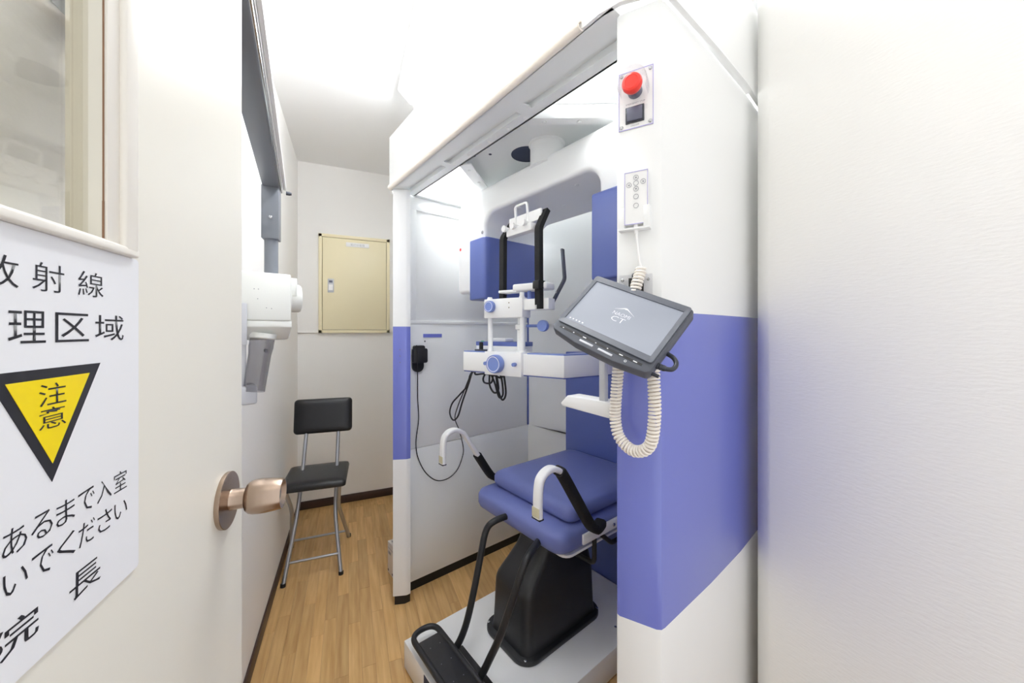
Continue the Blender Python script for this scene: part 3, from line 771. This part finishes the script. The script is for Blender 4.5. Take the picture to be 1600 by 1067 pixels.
# controls on the near post
pe = Vector((0.932, 0.3625, 0)).normalized(); pn = Vector((pe.y, -pe.x, 0))
PF = frame((1.1255, -0.0417, 0), pe, (0, 0, 1), pn)       # x along the post face, y up, z out of the face
def pbox(name, a, b, m, parent, bev=0.0): return box(name, a, b, m, parent, bev, M=PF)
cp = pbox('control_plate', (-0.001, 1.594, 0), (0.064, 1.707, 0.0014), 'plastic_white', ct)
bmq = bmesh.new()
for a, b in (((-0.001, 1.594, 0.001), (0.064, 1.5955, 0.002)), ((-0.001, 1.7055, 0.001), (0.064, 1.707, 0.002)), ((-0.001, 1.594, 0.001), (0.0003, 1.707, 0.002)), ((0.0627, 1.594, 0.001), (0.064, 1.707, 0.002))):
    add_box(bmq, a, b, M=PF)
finish('plate_border', bmq, 'print_lilac', cp)
for s, z in ((0.0045, 1.6005), (0.0585, 1.6005), (0.0045, 1.7005), (0.0585, 1.7005)):
    screw(cp, PF @ Vector((s, z, 0.001)), pn, 0.0035, 0.003)
es_ = lathe('stop_button_base', [(0, 0), (0.0135, 0), (0.0135, 0.018), (0, 0.018)], 'switch_grey', cp, along(PF @ Vector((0.0305, 1.664, 0.001)), pn), 28)
lathe('stop_button', [(0, 0.016), (0.013, 0.016), (0.0165, 0.021), (0.0185, 0.027), (0.0185, 0.032), (0.0165, 0.036), (0.012, 0.0375), (0.0115, 0.0368), (0.0, 0.037)], 'stop_red', cp, along(PF @ Vector((0.0305, 1.664, 0.001)), pn), 36)
bmq = bmesh.new()
gp = [PF @ Vector((0.0305 + 0.026 * math.cos(R(a)), 1.672 + 0.03 * math.sin(R(a)), 0.0)) for a in range(-200, 21, 10)]
gp = [PF @ Vector((0.0305 + 0.0265 * math.cos(R(a)), 1.666 + 0.031 * math.sin(R(a)), 0.0)) for a in range(-25, 206, 11)]
add_sweep(bmq, gp, [(-0.0006, 0.001), (0.0006, 0.001), (0.0006, 0.034), (-0.0006, 0.034)], up=tuple(pn))
add_prism(bmq, [(0.008, 1.626), (0.053, 1.626), (0.053, 1.634), (0.008, 1.634)], 0.0012, 0.0024, M=PF)
finish('button_guard', bmq, 'clear_acrylic', cp)
text('lettering', 'EMERGENCY STOP', 0.036, 0.003, PF @ Matrix.Translation((0.031, 1.643, 0.0018)), 'print_grey', cp)
sw = pbox('switch_frame', (0.0125, 1.6045, 0.001), (0.0475, 1.6365, 0.004), 'monitor_dark', cp, 0.001)
pbox('rocker_switch', (0.0155, 1.6075, 0.003), (0.0445, 1.6335, 0.0075), 'switch_grey', cp, 0.0015)
text('lettering', 'ON/OFF', 0.016, 0.0028, PF @ Matrix.Translation((0.030, 1.600, 0.0018)), 'print_grey', cp)
hd_ = pbox('remote_holder', (0.002, 1.397, 0), (0.060, 1.436, 0.004), 'machine_white', ct, 0.001)
pbox('holder_ear', (0.002, 1.397, 0.003), (0.014, 1.438, 0.018), 'machine_white', hd_, 0.002)
pbox('holder_ear', (0.048, 1.397, 0.003), (0.060, 1.438, 0.018), 'machine_white', hd_, 0.002)
pbox('holder_base', (0.002, 1.394, 0.0), (0.060, 1.398, 0.018), 'machine_white', hd_, 0.001)
cplate = pbox('cable_plate', (0.001, 1.268, 0), (0.062, 1.310, 0.003), 'clear_acrylic', ct)
pbox('cable_slot', (0.018, 1.275, 0.0), (0.046, 1.304, 0.0012), 'rubber_black', cplate)
for s in (0.007, 0.055):
    screw(cplate, PF @ Vector((s, 1.30, 0.003)), pn, 0.003, 0.002)
# side shelf beside the near post
sh = prism('side_shelf', [(0.985, 1.040), (0.992, 1.034), (1.125, 1.028), (1.125, 1.060), (1.005, 1.060)], -0.062, -0.022, 'plastic_white', ct, 0.003, M=frame((0, 0, 0), (1, 0, 0), (0, 0, 1), (0, 1, 0)))
box('shelf_bracket', (1.088, -0.058, 1.05), (1.102, -0.045, 1.15), 'bracket_grey', sh, 0.002)

# ------------------------------------------------------------------ hand remote with coiled cord
rm = empty('hand_remote', OM, RZ)
tag(rm, 'white hand remote with arrow buttons in a holder, coiled cream cord hanging below', 'remote')
pr = rrect(0.0135, 1.404, 0.0565, 1.504, 0.002, 2)
prism('remote_body', pr, 0.0042, 0.0165, 'plastic_white', rm, M=PF)
bmq = bmesh.new()
for a, b in (((0.0135, 1.404, 0.0162), (0.0145, 1.504, 0.0172)), ((0.0555, 1.404, 0.0162), (0.0565, 1.504, 0.0172)), ((0.0135, 1.5028, 0.0162), (0.0565, 1.504, 0.0172)), ((0.0135, 1.404, 0.0162), (0.0565, 1.4052, 0.0172))):
    add_box(bmq, a, b, M=PF)
finish('remote_border', bmq, 'print_lilac', rm)
for s, z, rot in ((0.035, 1.492, 90), (0.022, 1.4795, 180), (0.035, 1.4815, None), (0.048, 1.4825, 0), (0.035, 1.4705, 270), (0.035, 1.456, None), (0.035, 1.439, None)):
    bt = lathe('button', [(0.0042, 0.0), (0.0048, 0.0), (0.0048, 0.0006), (0.0042, 0.0006)], 'print_grey', rm, PF @ Matrix.Translation((s, z, 0.0166)), 24)
    if rot is not None:
        a = R(rot)
        pts = [(0.0022, 0), (-0.0012, 0.0019), (-0.0012, -0.0019)]
        pts = [(p[0] * math.cos(a) - p[1] * math.sin(a), p[0] * math.sin(a) + p[1] * math.cos(a)) for p in pts]
        prism('arrow', pts, 0.0, 0.0005, 'print_grey', bt, M=PF @ Matrix.Translation((s, z, 0.0166)))
lathe('cord_relief', [(0, 0), (0.0042, 0), (0.0042, 0.012), (0.0032, 0.02), (0, 0.02)], 'cord_white', rm, along(PF @ Vector((0.034, 1.406, 0.010)), (0, 0, -1)), 16)
c0 = PF @ Vector((0.034, 1.39, 0.010)); c1 = PF @ Vector((0.038, 1.35, 0.012)); c2 = PF @ Vector((0.044, 1.318, 0.014))
tube('straight_cord', smooth_path([c0, c1, c2], 6), 0.0024, 'cord_white', rm, 10)
path = smooth_path([c2, (1.166, -0.055, 1.27), (1.150, -0.066, 1.20), (1.148, -0.076, 1.14), (1.143, -0.078, 1.077), (1.142, -0.078, 1.03), (1.153, -0.078, 1.0), (1.182, -0.078, 0.985), (1.212, -0.078, 1.002), (1.221, -0.078, 1.055), (1.216, -0.072, 1.118), (1.208, -0.06, 1.16)], 14)
def resample(P, step):
    out = [P[0]]; acc = 0.0
    for a, b in zip(P, P[1:]):
        L = (b - a).length; d = step - acc
        while d <= L:
            out.append(a + (b - a) * (d / L)); d += step
        acc = (acc + L) % step
    return out
PITCH, CRAD, NSEG = 0.0064, 0.0086, 16
rp = resample(path, PITCH / NSEG)
T = [(rp[min(i + 3, len(rp) - 1)] - rp[max(i - 3, 0)]).normalized() for i in range(len(rp))]
side = T[0].cross(Vector((0, 1, 0))).normalized(); coil = []
for i, p in enumerate(rp):
    side = (side - T[i] * side.dot(T[i])).normalized(); u_ = T[i].cross(side)
    a = 2 * math.pi * i / NSEG
    coil.append(p + side * CRAD * math.cos(a) + u_ * CRAD * math.sin(a))
tube('coiled_cord', coil, 0.0027, 'cord_cream', rm, 6)
rebase(rm, (1.15, -0.05, 1.40))

# ------------------------------------------------------------------ touch monitor
mo = empty('touch_monitor')
mx_ = Vector((0.383, -0.846, -0.378)).normalized(); mz_ = Vector((-0.581, -0.537, 0.612)); mz_ = (mz_ - mx_ * mz_.dot(mx_)).normalized(); my_ = mz_.cross(mx_)
mo.matrix_world = frame((0.44, 0.528, 1.223), mx_, my_, mz_)
tag(mo, 'tilted dark grey touch monitor mounted on the near scanner post', 'monitor')
MW, MH = 0.201, 0.147
def q(u, v): return ((u - .5) * MW, (v - .5) * MH)
out = [q(0.02, 1.0), q(0.98, 1.0), q(1.0, 0.97), q(1.0, 0.04), q(0.97, 0.0), q(0.7, -0.05), q(0.3, -0.05), q(0.03, 0.0), q(0.0, 0.04), q(0.0, 0.97)]
prism('housing', out, -0.022, 0.0, 'monitor_grey', mo, 0.003, 2)
def framepoly(bm, o, i, z0, z1):
    t = bmesh.new(); n = len(o)
    ol = [t.verts.new((p[0], p[1], z0)) for p in o]; oh = [t.verts.new((p[0], p[1], z1)) for p in o]
    il = [t.verts.new((p[0], p[1], z0)) for p in i]; ih = [t.verts.new((p[0], p[1], z1 - 0.001)) for p in i]
    for k in range(n):
        j = (k + 1) % n
        t.faces.new((ol[k], ol[j], oh[j], oh[k])); t.faces.new((oh[k], oh[j], ih[j], ih[k])); t.faces.new((ih[k], ih[j], il[j], il[k])); t.faces.new((il[k], il[j], ol[j], ol[k]))
    merge(bm, t)
bm = bmesh.new()
fo = rrect(*q(0.025, 0.115), *q(0.982, 0.985), 0.005, 4); fi = rrect(*q(0.065, 0.195), *q(0.94, 0.905), 0.0012, 4)
framepoly(bm, fo, fi, -0.001, 0.005)
finish('bezel', bm, 'monitor_grey', mo)
scr = box('screen', (*q(0.06, 0.19), 0.0004), (*q(0.945, 0.91), 0.0018), 'screen', mo)
bmq = bmesh.new()
for a, b in ((q(0.345, 0.57), q(0.425, 0.64)), (q(0.565, 0.64), q(0.68, 0.57))):
    pass
SMx = Matrix.Translation((*q(0.505, 0.49), 0.0022))
text('logo_lettering', 'NAOMI', 0.034, 0.0075, Matrix.Translation((*q(0.505, 0.555), 0.0021)), 'print_white', scr, -0.0015)
text('logo_lettering', 'CT', 0.026, 0.0105, Matrix.Translation((*q(0.505, 0.475), 0.0021)), 'print_white', scr, -0.0015)
# mountain emblem above the lettering
mp_ = [(-0.02, -0.004), (-0.008, 0.0015), (-0.003, 0.0045), (0.0, 0.0055), (0.003, 0.0045), (0.009, 0.0010), (0.022, -0.006), (0.009, 0.0), (0.003, 0.0025), (0.0, 0.0018), (-0.003, 0.0025), (-0.008, 0.0003)]
prism('logo_emblem', mp_, 0.0018, 0.0022, 'print_white', scr, M=Matrix.Translation((*q(0.505, 0.635), 0)))
for i in range(5):
    x0, y0 = q(0.10 + i * 0.035, 0.225)
    box('desktop_icon', (x0, y0, 0.0018), (x0 + 0.003, y0 + 0.0025, 0.0021), 'print_white', scr)
box('button_slot', (*q(0.08, 0.05), 0.0), (*q(0.92, 0.078), 0.0006), 'rubber_black', mo)
for u in (0.12, 0.24, 0.36, 0.48, 0.60, 0.73, 0.86):
    w_ = 0.0035 if u in (0.36, 0.73, 0.86) else 0.0012
    x0, y0 = q(u, 0.064)
    box('button_mark', (x0 - w_, y0 - 0.0008, 0.0006), (x0 + w_, y0 + 0.0008, 0.001), 'print_white', mo)
for u0, u1 in ((0.335, 0.475), (0.53, 0.67)):
    box('label_slot', (*q(u0, -0.005), -0.0005), (*q(u1, 0.022), 0.0008), 'bracket_grey', mo, 0.0003)
lathe('power_mark', [(0.0014, 0), (0.0022, 0), (0.0022, 0.0005), (0.0014, 0.0005)], 'print_white', mo, Matrix.Translation((*q(0.79, 0.02), 0.0)), 16)
x1, y1 = q(1.0, 0.26)
lathe('cable_plug', [(0, 0), (0.0055, 0), (0.0055, 0.004), (0.0045, 0.005), (0.0055, 0.007), (0.0045, 0.010), (0.0052, 0.012), (0.0042, 0.016), (0, 0.016)], 'monitor_dark', mo, along((x1 - 0.002, y1 - 0.012, -0.012), (1, 0.1, 0)), 18)
tube('cable', smooth_path([(x1 + 0.012, y1 - 0.011, -0.012), (x1 + 0.022, y1 - 0.006, -0.012), (x1 + 0.022, y1 + 0.006, -0.014), (x1 + 0.012, y1 + 0.016, -0.016), (x1 - 0.004, y1 + 0.020, -0.018)], 6), 0.0038, 'monitor_dark', mo, 12)
tube('cable_end', [(x1 - 0.004, y1 - 0.028, -0.014), (x1 + 0.011, y1 - 0.027, -0.014)], 0.003, 'monitor_dark', mo)
inv = mo.matrix_world.inverted()
OMM = Matrix.Translation(OM) @ Matrix.Rotation(RZ, 4, 'Z')
pp = inv @ (OMM @ (PF @ Vector((0.035, 1.235, 0.001))))
tube('mount_arm', round_path([pp, pp * 0.5 + Vector((0, 0, -0.03)), Vector((0, 0, -0.02))], 0.02), 0.010, 'monitor_dark', mo, 16)
pt_ = inv @ (OMM @ (PF @ Vector((0.030, 1.29, 0.001))))
for dx in (0.0, 0.006):
    tube('rear_cable', smooth_path([pt_ + Vector((dx, 0, 0)), pt_ + Vector((dx - 0.004, 0.004, 0.02)), Vector((0.0 + dx, 0.05, -0.03)), Vector((dx, 0.03, -0.02))], 6), 0.0032, 'monitor_dark', mo, 10)

# ------------------------------------------------------------------ exposure switch on the inner wall, cables
xs = empty('exposure_switch', OM, RZ)
tag(xs, 'black hand switch in its holder on the inner wall, thin black cord looping down', 'switch')
PFW = frame((PU, 0, 0), (0, 1, 0), (0, 0, 1), (1, 0, 0))
prism('switch_holder', rrect(0.052, 1.012, 0.108, 1.115, 0.026, 6), 0.0005, 0.012, 'plastic_black', xs, M=PFW)
prism('switch_body', rrect(0.047, 1.055, 0.117, 1.122, 0.008, 4), 0.012, 0.034, 'plastic_black', xs, 0.004, M=PFW)
prism('switch_cap', rrect(0.052, 1.115, 0.106, 1.136, 0.009, 4), 0.010, 0.030, 'plastic_black', xs, 0.003, M=PFW)
tube('switch_cord', smooth_path([(-0.02, 0.058, 1.138), (-0.02, 0.062, 1.10), (-0.022, 0.064, 1.02), (-0.045, 0.075, 0.897), (-0.05, 0.082, 0.792), (-0.05, 0.069, 0.69), (-0.05, 0.079, 0.614), (-0.05, 0.117, 0.536), (-0.05, 0.174, 0.484), (-0.05, 0.237, 0.478), (-0.05, 0.288, 0.507), (-0.045, 0.315, 0.565), (-0.03, 0.312, 0.62), (0.0, 0.27, 0.72), (0.08, 0.20, 0.80), (0.16, 0.165, 0.87), (0.25, 0.15, 0.97), (0.34, 0.12, 1.04), (0.40, 0.085, 1.056)], 6), 0.0024, 'rubber_black', xs, 8)
rebase(xs, (PU, 0.08, 1.01))
cbn = empty('cable_bundle', OM, RZ)
tag(cbn, 'tangle of black cables looping under the chin rest bar', 'cables')
loops = [
    [(0.42, 0.075, 1.055), (0.36, 0.10, 1.03), (0.28, 0.14, 0.98), (0.20, 0.15, 0.93), (0.14, 0.15, 0.885), (0.12, 0.15, 0.84), (0.15, 0.15, 0.815), (0.19, 0.15, 0.84), (0.225, 0.15, 0.905), (0.29, 0.14, 0.99), (0.36, 0.11, 1.04), (0.43, 0.08, 1.055)],
    [(0.47, 0.10, 1.056), (0.45, 0.10, 1.03), (0.46, 0.10, 1.015), (0.50, 0.10, 1.02), (0.51, 0.10, 1.05)],
    [(0.49, 0.10, 1.056), (0.49, 0.10, 1.01), (0.51, 0.105, 0.985), (0.535, 0.105, 1.0), (0.53, 0.10, 1.05)],
    [(0.50, 0.095, 1.056), (0.52, 0.10, 1.02), (0.545, 0.10, 0.975), (0.56, 0.105, 0.985), (0.562, 0.10, 1.03), (0.55, 0.10, 1.056)],
    [(0.52, 0.105, 1.056), (0.525, 0.11, 1.0), (0.55, 0.11, 0.965), (0.57, 0.11, 0.99), (0.565, 0.105, 1.056)],
    [(0.42, 0.085, 1.056), (0.40, 0.10, 1.04), (0.44, 0.11, 1.045), (0.50, 0.11, 1.045), (0.54, 0.11, 1.04), (0.57, 0.105, 1.055)],
]
for L in loops:
    tube('cable', smooth_path(L, 8), 0.0034, 'rubber_black', cbn, 8)
rebase(cbn, (0.5, 0.1, 1.0))

# ------------------------------------------------------------------ patient chair on its platform
pc = empty('patient_chair', OM, RZ)
tag(pc, 'blue padded patient chair on a black pedestal with footrest inside the scanner', 'chair')
bm = bmesh.new()
add_box(bm, (0.295, -0.135, 0.006), (0.79, 0.70, 0.1), 0.003)
plat = finish('platform', bm, 'machine_white', pc)
for u, v in ((0.335, 0.10), (0.74, 0.135), (0.735, 0.50), (0.345, 0.55)):
    screw(plat, (u, v, 0.1), (0, 0, 1), 0.005, 0.002)
box('platform_notch', (0.455, -0.1365, 0.02), (0.64, -0.1345, 0.094), 'void_dark', plat)
lathe('leveling_bolt', [(0, 0), (0.010, 0), (0.010, 0.012), (0.006, 0.014), (0.006, 0.05), (0, 0.05)], 'chrome', plat, Matrix.Translation((0.50, -0.15, 0.03)), 16)
# pedestal
def loft(name, secs, m, parent, n=6):
    bm = bmesh.new(); rings = []
    for (x0, y0, x1, y1, r, z) in secs:
        rings.append([bm.verts.new((p[0], p[1], z)) for p in rrect(x0, y0, x1, y1, r, n)])
    k = len(rings[0])
    for a, b in zip(rings, rings[1:]):
        for i in range(k): bm.faces.new((a[i], a[(i + 1) % k], b[(i + 1) % k], b[i]))
    bm.faces.new(rings[0][::-1]); bm.faces.new(rings[-1])
    return finish(name, bm, m, parent, angle=60)
ped = loft('pedestal', [(0.436, 0.132, 0.650, 0.507, 0.035, 0.112), (0.441, 0.137, 0.646, 0.503, 0.035, 0.14), (0.447, 0.143, 0.641, 0.499, 0.035, 0.295), (0.450, 0.148, 0.638, 0.497, 0.035, 0.312), (0.455, 0.163, 0.634, 0.494, 0.034, 0.33),
    (0.459, 0.188, 0.630, 0.490, 0.032, 0.352), (0.464, 0.228, 0.626, 0.484, 0.03, 0.39), (0.466, 0.246, 0.624, 0.480, 0.028, 0.415), (0.468, 0.256, 0.622, 0.475, 0.026, 0.45), (0.468, 0.260, 0.62, 0.47, 0.025, 0.49)], 'plastic_black', pc)
fp = rrect(0.415, 0.112, 0.668, 0.525, 0.06, 8)
prism('pedestal_flange', fp, 0.1, 0.118, 'plastic_black', pc, 0.005, 2)
for u, v in ((0.437, 0.135), (0.647, 0.503), (0.442, 0.49), (0.645, 0.133)):
    screw(ped, (u, v, 0.118), (0, 0, 1), 0.005, 0.003, 'chrome')
# seat: base plate and two cushions
prism('seat_plate', rrect(0.308, 0.19, 0.772, 0.70, 0.03, 4), 0.486, 0.494, 'plastic_white', pc)
def cushion(name, x0, y0, x1, y1, z0, z1, r):
    h = z1 - z0; b = min(0.022, h * .35)
    return loft(name, [(x0 + b * .8, y0 + b * .8, x1 - b * .8, y1 - b * .3, r * .7, z0), (x0 + b * .2, y0 + b * .2, x1 - b * .2, y1, r, z0 + b * .45), (x0, y0, x1, y1, r, z0 + b), (x0, y0, x1, y1, r, z1 - b), (x0 + b * .25, y0 + b * .25, x1 - b * .25, y1 - b * .05, r, z1 - b * .4),
        (x0 + b * .9, y0 + b * .9, x1 - b * .9, y1 - b * .3, r, z1 - b * .03), (x0 + b * 2.2, y0 + b * 2.2, x1 - b * 2.2, y1 - b, r, z1 + 0.001)], 'vinyl_blue', pc)
cushion('seat_cushion', 0.295, 0.160, 0.775, 0.702, 0.494, 0.568, 0.05)
cushion('booster_cushion', 0.322, 0.228, 0.757, 0.700, 0.568, 0.630, 0.035)
rail = box('seat_rail', (0.776, 0.26, 0.512), (0.784, 0.70, 0.545), 'plastic_white', pc, 0.002)
for v in (0.335, 0.42, 0.55):
    screw(rail, (0.784, v, 0.528), (1, 0, 0), 0.006, 0.004)
box('seat_rail', (0.284, 0.26, 0.512), (0.292, 0.70, 0.545), 'plastic_white', pc, 0.002)
tube('side_hook', round_path([(0.775, 0.325, 0.51), (0.775, 0.325, 0.425), (0.68, 0.325, 0.42)], 0.02), 0.008, 'plastic_black', pc)
tube('side_hook', round_path([(0.775, 0.36, 0.51), (0.775, 0.42, 0.46), (0.775, 0.47, 0.46), (0.775, 0.47, 0.52)], 0.015), 0.008, 'plastic_black', pc)
# armrests
def armrest(u, ui, f0):
    pts = [(u, 0.037, 0.682), (u, 0.040, 0.765), (u, 0.055, 0.795), (u, 0.088, 0.806), (u, 0.12, 0.793), (u, 0.145, 0.765), (u, 0.255, 0.600), (u, 0.285, 0.570), (u + (ui - u) * .3, 0.31, 0.560), (ui, 0.35, 0.555)]
    P = smooth_path(pts, 6)
    bm = bmesh.new(); sec = rrect(-0.008, -0.0155, 0.008, 0.0155, 0.006, 3)
    add_sweep(bm, P, sec, up=(1, 0, 0))
    a = finish('armrest', bm, 'plastic_white', pc)
    box('armrest_tip', (u - 0.0162, 0.028, 0.678), (u + 0.0162, 0.046, 0.682), 'plastic_black', a, 0.001)
    box('tip_sticker', (u - 0.0145, 0.0282, 0.685), (u + 0.0145, 0.0292, 0.712), 'beige_tip', a)
    F = [p for p in P if p.y >= f0]
    bm = bmesh.new(); add_sweep(bm, F, rrect(-0.0145, -0.019, 0.0145, 0.019, 0.010, 4), up=(1, 0, 0))
    finish('foam_grip', bm, 'foam_black', a)
armrest(0.262, 0.30, 0.19)
armrest(0.806, 0.782, 0.118)
# footrest
ft = prism('footrest_plate', rrect(0.395, -0.135, 0.73, -0.040, 0.012, 4), 0.140, 0.152, 'plastic_black', pc, 0.003)
tube('footrest_loop', round_path([(0.73, -0.043, 0.148), (0.345, -0.043, 0.148), (0.345, -0.134, 0.148), (0.73, -0.134, 0.148)], 0.045, 8), 0.0095, 'plastic_black', pc)
box('footrest_bracket', (0.47, -0.040, 0.122), (0.73, 0.0, 0.128), 'plastic_black', pc, 0.002)
for i in range(4):
    for j in range(2):
        lathe('stud', [(0, 0), (0.0016, 0), (0.0012, 0.001), (0, 0.001)], 'print_grey', ft, Matrix.Translation((0.44 + i * 0.075, -0.105 + j * 0.035, 0.152)), 8)
for P in ([(0.470, -0.05, 0.132), (0.476, -0.025, 0.142), (0.490, 0.0, 0.205), (0.493, 0.03, 0.307), (0.490, 0.06, 0.414), (0.488, 0.085, 0.495), (0.50, 0.115, 0.526), (0.51, 0.20, 0.53)],
          [(0.612, -0.05, 0.132), (0.622, -0.03, 0.145), (0.650, -0.012, 0.215), (0.668, 0.008, 0.275), (0.689, 0.04, 0.38), (0.703, 0.068, 0.47), (0.70, 0.10, 0.505), (0.66, 0.20, 0.515)]):
    tube('footrest_tube', smooth_path(P, 6), 0.0115, 'plastic_black', pc, 16)
rebase(pc, (0.543, 0.28, 0.0))
